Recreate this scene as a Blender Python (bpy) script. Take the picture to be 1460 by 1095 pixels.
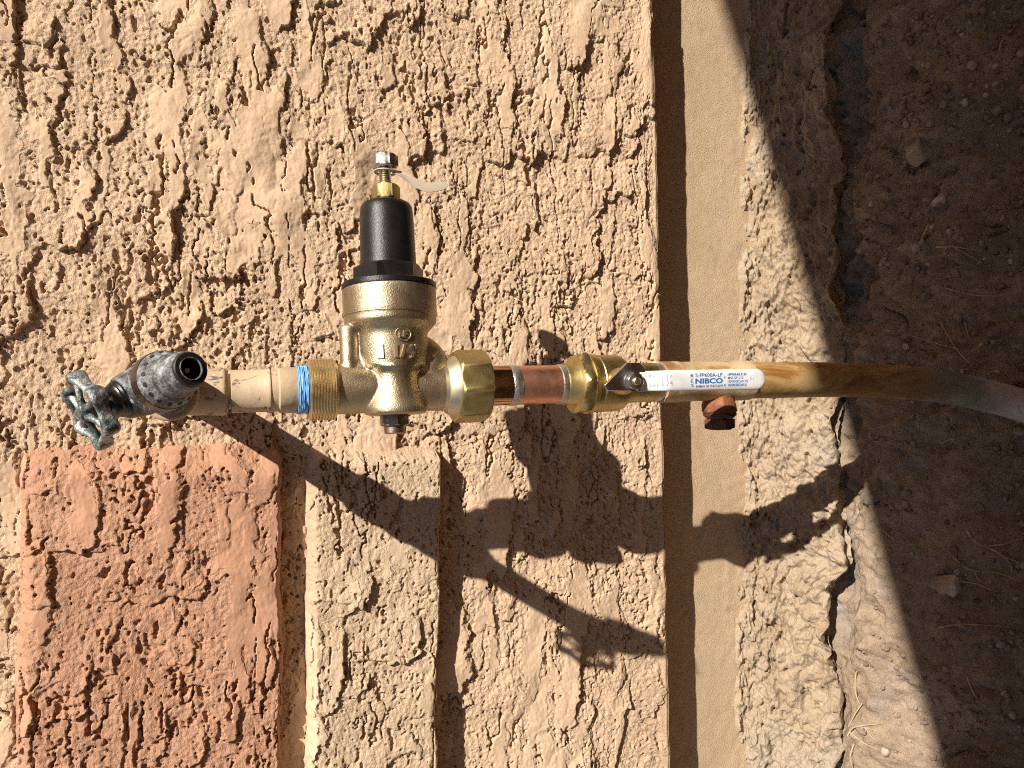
import bpy, math, random
import numpy as np
from mathutils import Vector, Matrix

S = bpy.context.scene
for o in list(bpy.data.objects):
    bpy.data.objects.remove(o)

# ------------------------------------------------------------------ camera, sky, sun, exposure
Z0 = 0.54                      # height of the aim point on the wall above the trench floor
SUN_A, SUN_B = 1.50, 0.94     # sunlight falls 1.50 down and 0.94 sideways for every 1 towards the wall
TILT, ROLL, DIST = math.radians(20.7), 0.010, 0.780

cam_d = bpy.data.cameras.new('camera')
cam = bpy.data.objects.new('camera', cam_d)
S.collection.objects.link(cam)
fw = Vector((0, math.cos(TILT), -math.sin(TILT)))
r0 = Vector((0, -math.sin(TILT), -math.cos(TILT)))
u0 = Vector((1, 0, 0))
cr = r0 * math.cos(ROLL) + u0 * math.sin(ROLL)
cu = -r0 * math.sin(ROLL) + u0 * math.cos(ROLL)
m = Matrix((cr, cu, -fw)).transposed().to_4x4()
m.translation = Vector((0, -DIST, Z0 + DIST * math.tan(TILT)))
cam.matrix_world = m
cam_d.sensor_width = 36
cam_d.lens = 36 * 1080 / 1460
cam_d.clip_start = 0.02
cam_d.clip_end = 500
S.camera = cam

to_sun = Vector((SUN_B, -1, SUN_A)).normalized()
world = bpy.data.worlds.new('World')
S.world = world
world.use_nodes = True
wn = world.node_tree
sky = wn.nodes.new('ShaderNodeTexSky')
sky.sky_type = 'NISHITA'
sky.sun_disc = False
sky.sun_elevation = math.asin(to_sun.z)
sky.sun_rotation = math.atan2(to_sun.x, to_sun.y)
sky.dust_density = 0.6
sky.ozone_density = 0.3
wn.nodes['Background'].inputs['Strength'].default_value = 0.06
wn.links.new(sky.outputs[0], wn.nodes['Background'].inputs['Color'])
sd = bpy.data.lights.new('sun', 'SUN')
sd.energy = 5.0
sd.angle = math.radians(0.55)
sd.color = (1.0, 0.93, 0.83)
sun = bpy.data.objects.new('sun', sd)
sun.rotation_euler = to_sun.to_track_quat('Z', 'Y').to_euler()
S.collection.objects.link(sun)
vs = S.view_settings
vs.view_transform = 'Standard'
vs.look = 'None'
vs.exposure = 0.56
vs.gamma = 1.0
vs.use_curve_mapping = False
S.render.engine = 'CYCLES'
S.cycles.max_bounces = 6
S.cycles.use_denoising = False
S.cycles.filter_width = 1.1
S.cycles.sample_clamp_indirect = 3.0
S.cycles.caustics_reflective = False
S.cycles.caustics_refractive = False
S.cycles.blur_glossy = 0.5

# ------------------------------------------------------------------ coordinates
# p: millimetres down the wall, q: millimetres to the left when facing the wall (right in world X is -q), d: out from the wall
def W(p, q, d):
    return np.stack([-np.asarray(q, float) / 1000, -np.asarray(d, float) / 1000, Z0 - np.asarray(p, float) / 1000], -1)

ALPHA = 0.029                  # the whole pipe run leans a little out of plumb
AXIS_D = 165.0
def run(v, lean=0.0):
    """pipe-run coordinates (s along the run downwards, n sideways, o outwards; mm) -> world"""
    v = np.asarray(v, float)
    s, n, o = v[..., 0], v[..., 1], v[..., 2]
    if lean:
        c, k = math.cos(lean), math.sin(lean)
        n, o = n * c - o * k, o * c + n * k
    ca, sa = math.cos(ALPHA), math.sin(ALPHA)
    return W(s * ca + n * sa, -s * sa + n * ca - 0.6, AXIS_D + o)

# ------------------------------------------------------------------ mesh helpers
class MB:
    def __init__(self):
        self.v, self.f, self.n = [], [], 0
    def add(self, v, f):
        v = np.asarray(v, float).reshape(-1, 3)
        self.v.append(v)
        self.f += [tuple(i + self.n for i in k) for k in f]
        self.n += len(v)
        return self
    def lathe(self, prof, c=(0, 0, 0), ax=(1, 0, 0), seg=48, rf=None, ref=None, closed=False):
        ax = np.array(ax, float); ax /= np.linalg.norm(ax)
        ref = np.array(ref if ref is not None else ((0, 0, 1) if abs(ax[2]) < .9 else (0, 1, 0)), float)
        e1 = ref - ax * (ref @ ax); e1 /= np.linalg.norm(e1)
        e2 = np.cross(ax, e1)
        th = np.arange(seg) * 2 * math.pi / seg
        c = np.array(c, float)
        V = []
        for t, r in prof:
            rr = np.full(seg, float(r)) if rf is None else rf(t, r, th)
            V.append(c + ax * t + rr[:, None] * (np.cos(th)[:, None] * e1 + np.sin(th)[:, None] * e2))
        F = []
        for i in range(len(prof) - 1):
            a, b = i * seg, (i + 1) * seg
            for k in range(seg):
                k2 = (k + 1) % seg
                F.append((a + k, a + k2, b + k2, b + k))
        if closed:
            a, b = (len(prof) - 1) * seg, 0
            for k in range(seg):
                k2 = (k + 1) % seg
                F.append((a + k, a + k2, b + k2, b + k))
        else:
            F.append(tuple(range(seg - 1, -1, -1)))
            e = (len(prof) - 1) * seg
            F.append(tuple(e + k for k in range(seg)))
        return self.add(np.concatenate(V), F)
    def hexagon(self, t0, t1, apo, c, ax, cham=1.5, turn=0.0, seg=72, ref=None, sides=6, hole=0):
        w = 2 * math.pi / sides
        turn = round(turn / (2 * math.pi / seg)) * (2 * math.pi / seg)
        def rf(t, r, th):
            h = apo / np.cos((th + turn) % w - w / 2)
            return np.minimum(h, r)
        big = apo / math.cos(w / 2) + .1
        small = apo * 1.02
        return self.lathe([(t0, small - .3), (t0 + .2, small), (t0 + cham, big), (t1 - cham, big), (t1 - .2, small), (t1, small - .3)], c, ax, seg, rf, ref)
    def tube(self, pts, rad, seg=10, caps=True, closed=False):
        P = np.array(pts, float); n = len(P)
        rad = np.full(n, rad) if np.isscalar(rad) else np.array(rad, float)
        if closed:
            T = np.roll(P, -1, 0) - np.roll(P, 1, 0)
        else:
            T = np.gradient(P, axis=0)
        T /= np.linalg.norm(T, axis=1)[:, None]
        e = np.cross(T[0], (0, 0, 1.0)); e = e if np.linalg.norm(e) > .05 else np.cross(T[0], (0, 1.0, 0))
        V = []; th = np.arange(seg) * 2 * math.pi / seg
        for i in range(n):
            e = e - T[i] * (e @ T[i]); e /= np.linalg.norm(e)
            f = np.cross(T[i], e)
            V.append(P[i] + rad[i] * (np.cos(th)[:, None] * e + np.sin(th)[:, None] * f))
        F = []
        for i in range(n if closed else n - 1):
            a, b = i * seg, ((i + 1) % n) * seg
            for k in range(seg):
                k2 = (k + 1) % seg
                F.append((a + k, a + k2, b + k2, b + k))
        if caps and not closed:
            F.append(tuple(range(seg - 1, -1, -1))); F.append(tuple((n - 1) * seg + k for k in range(seg)))
        return self.add(np.concatenate(V), F)
    def box(self, lo, hi):
        (a, b, c), (d, e, f) = lo, hi
        V = [(a, b, c), (d, b, c), (d, e, c), (a, e, c), (a, b, f), (d, b, f), (d, e, f), (a, e, f)]
        return self.add(V, [(3, 2, 1, 0), (4, 5, 6, 7), (0, 1, 5, 4), (1, 2, 6, 5), (2, 3, 7, 6), (3, 0, 4, 7)])
    def loft(self, secs, seg=28, power=4.0):
        """rounded-rectangle sections (centre3, u3, w3, half_u, half_w) joined end to end"""
        th = np.arange(seg) * 2 * math.pi / seg
        ct, st = np.cos(th), np.sin(th)
        k = (abs(ct) ** power + abs(st) ** power) ** (-1 / power)
        V = []
        for c, u, w, hu, hw in secs:
            V.append(np.array(c) + (hu * k * ct)[:, None] * np.array(u) + (hw * k * st)[:, None] * np.array(w))
        F = []
        for i in range(len(secs) - 1):
            a, b = i * seg, (i + 1) * seg
            for j in range(seg):
                j2 = (j + 1) % seg
                F.append((a + j, a + j2, b + j2, b + j))
        F.append(tuple(range(seg - 1, -1, -1))); F.append(tuple((len(secs) - 1) * seg + j for j in range(seg)))
        return self.add(np.concatenate(V), F)
    def verts(self):
        return np.concatenate(self.v)

def tag(o, label=None, cat=None, group=None, kind=None):
    if label: o['label'] = label
    if cat: o['category'] = cat
    if group: o['group'] = group
    if kind: o['kind'] = kind
    return o

def thing(name, loc, label, cat, group=None):
    o = bpy.data.objects.new(name, None)
    o.empty_display_size = 0.02
    S.collection.objects.link(o)
    o.location = tuple(loc)
    return tag(o, label, cat, group)

def org(parent):
    v = np.zeros(3)
    while parent is not None:
        v += np.array(parent.location); parent = parent.parent
    return v

def fix_normals(me):
    import bmesh
    b = bmesh.new(); b.from_mesh(me)
    bmesh.ops.recalc_face_normals(b, faces=b.faces)
    b.to_mesh(me); b.free()

def obj(name, mb, mat, parent=None, tf=None, sharp=38, fuse=None, smooth=6, origin=None):
    """one mesh object from an MB in world metres (or mm through tf)"""
    v = mb.verts()
    if tf is not None: v = tf(v)
    base = org(parent)
    loc = np.zeros(3)
    if parent is None and origin is not None:
        loc = np.array(origin, float)
    me = bpy.data.meshes.new(name)
    me.from_pydata((v - base - loc).tolist(), [], mb.f)
    fix_normals(me)
    o = bpy.data.objects.new(name, me)
    S.collection.objects.link(o)
    o.location = tuple(loc)
    if fuse:
        r = o.modifiers.new('r', 'REMESH'); r.mode = 'VOXEL'; r.voxel_size = fuse
        sm = o.modifiers.new('s', 'SMOOTH'); sm.factor = .5; sm.iterations = smooth
        dg = bpy.context.evaluated_depsgraph_get()
        me2 = bpy.data.meshes.new_from_object(o.evaluated_get(dg))
        o.modifiers.clear(); o.data = me2; bpy.data.meshes.remove(me); me = me2; me.name = name
        sharp = None
    me.materials.clear(); me.materials.append(MAT[mat])
    me.shade_smooth()
    if sharp: me.set_sharp_from_angle(angle=math.radians(sharp))
    o.parent = parent
    return o

def grid_mesh(name, V, mat, parent=None, attr=None, keep=None, origin=None, skirt=None):
    """V: (ny,nx,3) world points -> one smooth mesh"""
    ny, nx, _ = V.shape
    idx = np.arange(ny * nx).reshape(ny, nx)
    q = np.stack([idx[:-1, :-1], idx[:-1, 1:], idx[1:, 1:], idx[1:, :-1]], -1)
    if keep is not None: q = q[keep]
    q = q.reshape(-1, 4)
    base = org(parent); loc = np.zeros(3)
    if parent is None and origin is not None: loc = np.array(origin, float)
    co = (V.reshape(-1, 3) - base - loc).astype(np.float32)
    if keep is not None:
        used = np.zeros(len(co), bool); used[q.ravel()] = True
        new = np.cumsum(used) - 1
        co = co[used]; q = new[q]
        if attr is not None: attr = attr.reshape(-1)[used]
    me = bpy.data.meshes.new(name)
    me.vertices.add(len(co)); me.vertices.foreach_set('co', co.ravel())
    me.loops.add(q.size); me.loops.foreach_set('vertex_index', q.ravel().astype(np.int32))
    me.polygons.add(len(q))
    me.polygons.foreach_set('loop_start', (np.arange(len(q)) * 4).astype(np.int32))
    me.update(calc_edges=True)
    if attr is not None:
        a = me.attributes.new('trowelled', 'FLOAT', 'POINT'); a.data.foreach_set('value', attr.reshape(-1).astype(np.float32))
    me.shade_smooth()
    me.materials.append(MAT[mat])
    o = bpy.data.objects.new(name, me)
    S.collection.objects.link(o); o.location = tuple(loc); o.parent = parent
    return o

# random fields shaped in frequency space
def field(shape, step, lq, lp, seed):
    """gaussian random field, unit variance, correlation lengths lq (rows) and lp (columns) in mm"""
    rng = np.random.default_rng(seed)
    ny, nx = shape
    w = rng.standard_normal((ny, nx))
    fy = np.fft.fftfreq(ny, step)[:, None]; fx = np.fft.rfftfreq(nx, step)[None]
    g = np.exp(-2 * ((math.pi * fy * lq * .45) ** 2 + (math.pi * fx * lp * .45) ** 2))
    r = np.fft.irfft2(np.fft.rfft2(w) * g, s=(ny, nx))
    return (r - r.mean()) / r.std()

def sst(a, b, x):
    t = np.clip((x - a) / (b - a), 0, 1)
    return t * t * (3 - 2 * t)

def blur(h, step, l):
    ny, nx = h.shape
    fy = np.fft.fftfreq(ny, step)[:, None]; fx = np.fft.rfftfreq(nx, step)[None]
    g = np.exp(-2 * ((math.pi * fy * l * .45) ** 2 + (math.pi * fx * l * .45) ** 2))
    return np.fft.irfft2(np.fft.rfft2(h) * g, s=(ny, nx))

def stucco(shape, step, seed, amp=1.0):
    """hand-trowelled lace stucco: raised smeared patches with a torn lower lip over sandy pitted ground. rows=q, cols=p"""
    F = lambda lq, lp, k: field(shape, step, lq, lp, seed * 100 + k)
    wig = .34 * F(20, 8, 1) + .17 * F(7, 4.5, 2) + .12 * F(2.6, 2.2, 3)
    den = .3 * F(150, 150, 20)
    A = F(72, 17, 4) + wig + den
    B = F(46, 10, 5) + wig * 1.1 + den
    hi = (5.2 + 1.8 * F(40, 30, 6)) * sst(.86, .88, A)
    lo = (3.6 + 1.2 * F(30, 20, 7)) * sst(1.22, 1.24, B)
    P = np.maximum(np.maximum(hi, lo), 0) * amp
    flat = np.maximum(sst(.84, .90, A), sst(1.2, 1.26, B))
    g = P.copy()
    sl = .11 * step                                 # dragged side rises gently towards the lip
    for i in range(shape[1] - 2, -1, -1):
        g[:, i] = np.maximum(g[:, i], g[:, i + 1] - sl)
    for j in range(shape[0] - 2, -1, -1):
        g[j] = np.maximum(g[j], g[j + 1] - .16 * step)
    # loosen the straight drag edges
    jj, ii = np.meshgrid(np.arange(shape[0]), np.arange(shape[1]), indexing='ij')
    jw = np.clip(np.rint(jj + (4.0 * F(14, 12, 25) + 1.5 * F(5, 5, 26)) / step), 0, shape[0] - 1).astype(int)
    iw = np.clip(np.rint(ii + (1.8 * F(16, 10, 27) + .8 * F(4, 4, 28)) / step), 0, shape[1] - 1).astype(int)
    g = g[jw, iw]; flat = flat[jw, iw]
    rough = 1 - .9 * flat
    grain = .34 * F(1.9, 1.8, 8) + .26 * F(3.6, 2.8, 9) + .14 * F(16, 2.4, 10)
    Q = F(4.2, 2.8, 11) + .75 * F(2.0, 1.9, 12) + .35 * F(60, 60, 13)
    pits = -3.2 * sst(2.05, 2.2, Q) * rough
    Q2 = F(13, 4.0, 14) + .6 * F(3, 2.4, 15) + .4 * F(45, 45, 16)
    pits = pits - 4.6 * sst(2.1, 2.25, Q2) * rough
    # torn wandering cracks along the trowel strokes
    C = np.abs(F(110, 14, 17) + .24 * F(11, 5, 18) + .10 * F(3, 2.5, 23))
    wdt = .08 + .13 * np.clip(F(25, 18, 24) * .5 + .5, 0, 1.6)
    crack = -7.0 * (1 - sst(wdt * .6, wdt, C)) * sst(.22, .40, F(36, 26, 19) + .25 * F(7, 7, 29))
    h = g + (grain * rough + np.minimum(pits, crack)) * amp + .07 * F(3, 1.5, 21) * flat + .5 * F(120, 90, 22)
    return h - 1.6, flat

# ------------------------------------------------------------------ materials
MAT = {}
class NT:
    def __init__(self, name):
        m = bpy.data.materials.new(name); m.use_nodes = True
        self.t = m.node_tree; self.b = self.t.nodes['Principled BSDF']; self.m = m
        self.co = self.t.nodes.new('ShaderNodeNewGeometry').outputs['Position']
        MAT[name] = m
    def n(self, kind, **kw):
        x = self.t.nodes.new(kind)
        for k, v in kw.items(): setattr(x, k, v)
        return x
    def link(self, a, b): self.t.links.new(a, b)
    def mapped(self, scale=(1, 1, 1)):
        x = self.n('ShaderNodeMapping'); x.inputs['Scale'].default_value = scale
        self.link(self.co, x.inputs['Vector']); return x.outputs[0]
    def noise(self, scale, detail=4, rough=.55, vec=None, dist=0):
        x = self.n('ShaderNodeTexNoise'); x.inputs['Scale'].default_value = scale
        x.inputs['Detail'].default_value = detail; x.inputs['Roughness'].default_value = rough; x.inputs['Distortion'].default_value = dist
        self.link(vec or self.co, x.inputs['Vector']); return x.outputs[0]
    def ramp(self, fac, *stops):
        x = self.n('ShaderNodeValToRGB'); e = x.color_ramp.elements
        while len(e) < len(stops): e.new(.5)
        for k, (p, c) in enumerate(stops):
            e[k].position = p; e[k].color = (*c, 1) if isinstance(c, tuple) else (c, c, c, 1)
        self.link(fac, x.inputs[0]); return x.outputs[0]
    def mix(self, fac, a, b, blend='MIX'):
        x = self.n('ShaderNodeMix', data_type='RGBA', blend_type=blend)
        for s, v in ((0, fac), (6, a), (7, b)):
            if isinstance(v, (int, float)): x.inputs[s].default_value = v
            elif isinstance(v, tuple): x.inputs[s].default_value = (*v, 1)
            else: self.link(v, x.inputs[s])
        return x.outputs[2]
    def math(self, op, a, b):
        x = self.n('ShaderNodeMath', operation=op)
        for s, v in ((0, a), (1, b)):
            if isinstance(v, (int, float)): x.inputs[s].default_value = v
            else: self.link(v, x.inputs[s])
        return x.outputs[0]
    def bump(self, h, strength=.5, dist=.001, prev=None):
        x = self.n('ShaderNodeBump'); x.inputs['Strength'].default_value = strength; x.inputs['Distance'].default_value = dist
        self.link(h, x.inputs['Height'])
        if prev is not None: self.link(prev, x.inputs['Normal'])
        return x.outputs[0]
    def out(self, color=None, rough=None, metal=None, normal=None, **kw):
        for k, v in (('Base Color', color), ('Roughness', rough), ('Metallic', metal), ('Normal', normal)):
            if v is None: continue
            if isinstance(v, (int, float)): self.b.inputs[k].default_value = v
            elif isinstance(v, tuple): self.b.inputs[k].default_value = (*v, 1)
            else: self.link(v, self.b.inputs[k])
        for k, v in kw.items(): self.b.inputs[k].default_value = v

def mat_stucco(name, c1, c2, c3):
    t = NT(name)
    big = t.mix(t.ramp(t.noise(26, 5, .65, t.mapped((.35, 1, 1.6))), (.5, 0.0), (.75, .7)), t.ramp(t.noise(9, 4), (.35, c1), (.65, c2)), tuple(x * .86 for x in c2))
    c = t.mix(t.ramp(t.noise(160, 3), (.4, 0.0), (.7, .5)), big, c3)
    at = t.n('ShaderNodeAttribute', attribute_name='trowelled').outputs['Fac']
    inv = t.math('SUBTRACT', 1.0, t.math('MULTIPLY', at, .8))
    fine = t.math('MULTIPLY', t.noise(760, 4, .65), inv)
    t.out(c, .92, normal=t.bump(fine, 1.0, .0017), **{'Specular IOR Level': .25})
mat_stucco('stucco_tan', (.65, .465, .31), (.595, .415, .27), (.68, .505, .36))
mat_stucco('stucco_pale', (.625, .46, .31), (.58, .42, .28), (.66, .505, .355))
mat_stucco('stucco_red', (.55, .305, .19), (.49, .26, .16), (.59, .36, .245))

t = NT('stem_paint')
c = t.ramp(t.noise(14, 4), (.3, (.52, .375, .235)), (.7, (.57, .42, .275)))
c = t.mix(t.ramp(t.noise(60, 5), (.52, 0.0), (.72, .45)), c, (.40, .30, .21))
c = t.mix(t.ramp(t.noise(20, 6, .7), (.55, 0.0), (.68, .5)), c, (.44, .34, .25))
t.out(c, .9, normal=t.bump(t.noise(820, 3, .6), .8, .0018), **{'Specular IOR Level': .25})

t = NT('concrete')
c = t.ramp(t.noise(11, 5, .6), (.3, (.38, .275, .18)), (.5, (.49, .38, .265)), (.66, (.46, .375, .285)), (.78, (.34, .325, .30)))
c = t.mix(t.ramp(t.noise(45, 4), (.5, 0.0), (.72, .6)), c, (.53, .43, .32))
t.out(c, .9, normal=t.bump(t.noise(420, 5, .7), .8, .002, t.bump(t.noise(130, 6, .7), .8, .006)), **{'Specular IOR Level': .25})

t = NT('soil')                               # pale crusted dirt by the footing, darker earth further out from the wall
c = t.ramp(t.noise(11, 6, .68), (.3, (.36, .26, .175)), (.5, (.50, .38, .27)), (.7, (.56, .44, .33)))
c = t.mix(t.ramp(t.noise(75, 6, .75), (.42, 0.0), (.62, .6)), c, (.30, .21, .145))
c = t.mix(t.ramp(t.noise(19, 4), (.57, 0.0), (.70, .6)), c, (.46, .39, .35))
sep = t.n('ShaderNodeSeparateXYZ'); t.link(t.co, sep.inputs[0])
out_dist = t.math('ADD', t.math('MULTIPLY', sep.outputs[1], -1.0), t.math('MULTIPLY', t.math('SUBTRACT', t.noise(9, 5, .65), .5), .22))
dark_soil = t.ramp(t.noise(60, 6, .75), (.35, (.10, .072, .05)), (.55, (.23, .165, .115)), (.72, (.36, .27, .20)))
c = t.mix(t.ramp(out_dist, (.13, 0.0), (.22, .8)), c, dark_soil)
b1 = t.bump(t.noise(150, 6, .75), .9, .007)
t.out(c, .95, normal=t.bump(t.noise(520, 4, .7), .7, .002, b1), **{'Specular IOR Level': .2})

t = NT('stone')
oi = t.n('ShaderNodeObjectInfo').outputs['Random']
gi = t.n('ShaderNodeNewGeometry').outputs['Random Per Island']
c = t.ramp(t.math('FRACT', t.math('ADD', oi, gi), 0), (.0, (.14, .10, .07)), (.35, (.27, .19, .13)), (.62, (.26, .21, .17)), (.86, (.38, .29, .22)), (1., (.50, .43, .36)))
t.out(t.mix(.35, c, t.ramp(t.noise(180, 4), (.3, .25), (.7, .8)), 'MULTIPLY'), .85, normal=t.bump(t.noise(500, 4), .4, .001))

t = NT('white_stone')
t.out(t.ramp(t.noise(120, 4), (.35, (.36, .29, .23)), (.7, (.52, .45, .37))), .8, normal=t.bump(t.noise(400, 4), .5, .001))
t = NT('clod')
t.out(t.ramp(t.noise(60, 5, .65), (.35, (.36, .27, .20)), (.7, (.50, .42, .34))), .9, normal=t.bump(t.noise(220, 5, .7), .9, .004))
t = NT('root_bark')
t.out(t.ramp(t.noise(90, 3), (.35, (.30, .20, .11)), (.7, (.50, .37, .22))), .8)
t = NT('straw')
t.out(t.ramp(t.noise(120, 3), (.35, (.44, .32, .17)), (.7, (.58, .46, .28))), .6)

def mat_metal(name, c1, c2, rough, nscale=120, bump=0, bscale=600, stain=None, bdist=.0004, spread=.12):
    t = NT(name)
    c = t.ramp(t.noise(nscale, 5), (.35, c1), (.7, c2))
    if stain: c = t.mix(t.ramp(t.noise(55, 5, .65), (.5, 0.0), (.7, .8)), c, stain)
    r = t.ramp(t.noise(nscale * .6, 4), (.3, rough - spread), (.75, rough + spread))
    t.out(c, r, 1.0, t.bump(t.noise(bscale, 3), bump, bdist) if bump else None)
    return t
mat_metal('cast_bronze', (.44, .36, .245), (.56, .47, .33), .46, 60, .5, 900, bdist=.0007)
mat_metal('machined_brass', (.68, .56, .34), (.76, .64, .41), .45, 160, .1)
mat_metal('valve_brass', (.54, .42, .19), (.63, .50, .25), .45, 110, .25, 900)
mat_metal('nut_brass', (.46, .37, .16), (.56, .46, .22), .46, 70, .3, 700)
mat_metal('copper', (.76, .37, .24), (.84, .50, .38), .44, 80, .3, 300, stain=(.58, .22, .08))
mat_metal('tail_copper', (.42, .24, .14), (.56, .36, .22), .16, 90)
mat_metal('solder', (.50, .48, .45), (.66, .64, .60), .48, 140, .6, 500, bdist=.0008)
mat_metal('chrome', (.66, .66, .67), (.76, .76, .76), .26, 100, .1)
mat_metal('mark_bronze', (.60, .51, .37), (.68, .58, .43), .5, 90)
mat_metal('zinc_bolt', (.42, .41, .39), (.60, .59, .57), .32, 200, .2)
mat_metal('plug_steel', (.30, .24, .18), (.44, .36, .27), .35, 160, .4)

def mat_plain(name, c1, c2, rough, nscale=60, bump=.0, bscale=500, bdist=.0005, spec=.5):
    t = NT(name)
    t.out(t.ramp(t.noise(nscale, 4), (.35, c1), (.7, c2)), rough, normal=t.bump(t.noise(bscale, 4), bump, bdist) if bump else None, **{'Specular IOR Level': spec})
mat_plain('black_coat', (.006, .006, .007), (.012, .012, .012), .36, 70, .5, 1300, .0005, .4)
mat_plain('black_rubber', (.010, .010, .010), (.02, .02, .02), .55)
mat_plain('white_vinyl', (.80, .80, .81), (.66, .65, .63), .34, 55, .12, 300)
mat_plain('blue_ink', (.01, .13, .42), (.02, .17, .48), .5)
mat_plain('grey_ink', (.25, .33, .42), (.42, .50, .58), .5)
mat_plain('hole_shade', (.012, .010, .008), (.02, .016, .012), .7)  # shade inside the outlet and vent holes, put into the colour
mat_plain('block_paint', (.50, .38, .26), (.56, .43, .30), .9, 20, .5, 300, .002)
mat_plain('pin_brass', (.55, .50, .40), (.65, .58, .48), .4)

t = NT('blue_tape')
vec = t.mapped((2600, 500, 500))
c = t.ramp(t.noise(60, 5, .6), (.35, (.08, .27, .62)), (.55, (.22, .50, .86)), (.75, (.50, .74, .95)))
t.out(c, .5, normal=t.bump(t.noise(140, 4), .5, .001))

t = NT('plastic_tie')
t.out((.50, .42, .33), .4)

t = NT('pipe_paint')                        # house paint over old steel, chipped
c = t.mix(t.ramp(t.noise(22, 5, .65), (.5, 0.0), (.72, .55)), t.ramp(t.noise(30, 4), (.35, (.50, .37, .235)), (.7, (.57, .43, .285))), (.36, .26, .17))
chip = t.ramp(t.noise(46, 6, .62, dist=.8), (.585, 0.0), (.61, 1.0))
scuff = t.ramp(t.noise(34, 6, .7, t.mapped((1, 1, 2.2)), 1.2), (.63, 0.0), (.66, .85))
c = t.mix(scuff, c, (.66, .60, .52))
c = t.mix(chip, c, (.16, .12, .10))
t.out(c, .5, normal=t.bump(t.math('SUBTRACT', t.noise(200, 3), chip), .35, .001))

t = NT('riser_stain')                       # amber flux and rust runs over old copper, green and pale towards the soil
sep = t.n('ShaderNodeSeparateXYZ'); t.link(t.co, sep.inputs[0])
runs = t.noise(30, 8, .72, t.mapped((1, 1, .35)), .9)
c = t.ramp(runs, (.28, (.13, .052, .018)), (.42, (.30, .15, .045)), (.55, (.46, .30, .12)), (.70, (.50, .36, .19)))
zt = t.math('ADD', sep.outputs[2], t.math('MULTIPLY', t.math('SUBTRACT', t.noise(22, 4), .5), .10))
c = t.mix(t.ramp(t.math('MULTIPLY', zt, 1.0), (.10, 1.0), (.185, 0.0)), c, t.ramp(t.noise(50, 5), (.35, (.17, .17, .12)), (.6, (.27, .25, .18)), (.75, (.15, .21, .24))))
c = t.mix(t.ramp(zt, (.035, 1.0), (.075, 0.0)), c, t.ramp(t.noise(60, 5), (.4, (.54, .45, .39)), (.62, (.62, .53, .47)), (.72, (.22, .33, .40))))
t.out(c, t.ramp(runs, (.3, .42), (.7, .65)), 0.0, t.bump(t.noise(180, 4), .3, .0008))

t = NT('coupling_paint')
c = t.ramp(t.noise(35, 5, .6, dist=.8), (.35, (.36, .20, .075)), (.48, (.52, .38, .21)), (.7, (.58, .45, .29)))
c = t.mix(t.ramp(t.noise(16, 4), (.6, 0.0), (.66, .85)), c, (.25, .12, .05))
t.out(c, .42, normal=t.bump(t.noise(200, 3), .3, .001))

t = NT('rust')
c = t.ramp(t.noise(75, 6, .65), (.35, (.07, .026, .014)), (.52, (.24, .085, .032)), (.72, (.42, .20, .085)))
t.out(c, .72, normal=t.bump(t.noise(220, 5, .65), .8, .0018))
t = NT('rust_dark')
c = t.ramp(t.noise(85, 6, .65), (.35, (.035, .014, .009)), (.7, (.15, .055, .025)))
t.out(c, .6, normal=t.bump(t.noise(220, 5, .65), .7, .0015))

t = NT('old_handle')                         # worn green-black enamel with bare scuffed metal
w = t.noise(120, 7, .75, dist=.5)
c = t.ramp(w, (.36, (.012, .020, .019)), (.44, (.04, .075, .068)), (.49, (.22, .24, .24)), (.58, (.52, .53, .53)))
t.out(c, t.ramp(w, (.4, .38), (.6, .55)), t.ramp(w, (.44, 0.0), (.51, .75)), t.bump(t.noise(420, 5, .7), .8, .0012))
t = NT('old_zinc')                           # dull grey fitting with pale bloom
w = t.noise(170, 7, .72)
c = t.ramp(w, (.34, (.06, .058, .055)), (.47, (.17, .168, .165)), (.58, (.30, .31, .32)), (.68, (.48, .52, .54)))
t.out(c, t.ramp(w, (.35, .42), (.65, .7)), t.ramp(w, (.5, .7), (.62, .1)), t.bump(t.noise(480, 6, .7), .8, .0012))
mat_metal('stem_metal', (.05, .05, .05), (.16, .15, .14), .32, 100, .4, 300)
mat_metal('band_bronze', (.16, .115, .09), (.27, .20, .16), .42, 100, .3, 500)

# ------------------------------------------------------------------ the house wall
STEP = 0.9
house = thing('house_wall', W(340, 0, -150), 'tan stucco house wall with rough concrete footing behind the pipe run', 'wall')
P0, P1, Q0, Q1 = -520.0, 192.0, -480.0, 480.0
pp = np.arange(P0, P1 + .1, STEP); qq = np.arange(Q0, Q1 + .1, STEP)
h, flat = stucco((len(qq), len(pp)), STEP, 7)
PP, QQ = np.meshgrid(pp, qq)
edge_q = field((1, len(qq)), STEP, 1, 14, 5)[0]
lip = sst(0, 14, P1 - PP)                         # eased, ragged lower edge
dd = np.maximum(h, -3.0 * lip - 1) * (.12 + .88 * lip) - 3.0 * (1 - sst(0, 4, P1 - PP))
PPw = PP + (PP - P0) / (P1 - P0) * (-.026 * 0 * QQ) + sst(150, 192, PP) * (edge_q[:, None] * .6 + .036 * QQ)
keep = ~(((PP > -450) & (PP < -255) & (QQ > 100)) | ((PP > -205) & (PP < -92) & (QQ > 100)))[:-1, :-1]
grid_mesh('stucco_panel', W(PPw, QQ, dd), 'stucco_tan', house, flat, keep)
mb = MB()                                        # lower return of the stucco, and the wall beyond the detailed patch
def quadbox(p0, p1, q0, q1, d0, d1):
    v = [W(a, b, c) for c in (d0, d1) for a, b in ((p0, q0), (p1, q0), (p1, q1), (p0, q1))]
    mb.add(np.array(v), [(0, 1, 2, 3), (4, 7, 6, 5), (0, 4, 5, 1), (1, 5, 6, 2), (2, 6, 7, 3), (3, 7, 4, 0)])
n = len(qq) // 3
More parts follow.
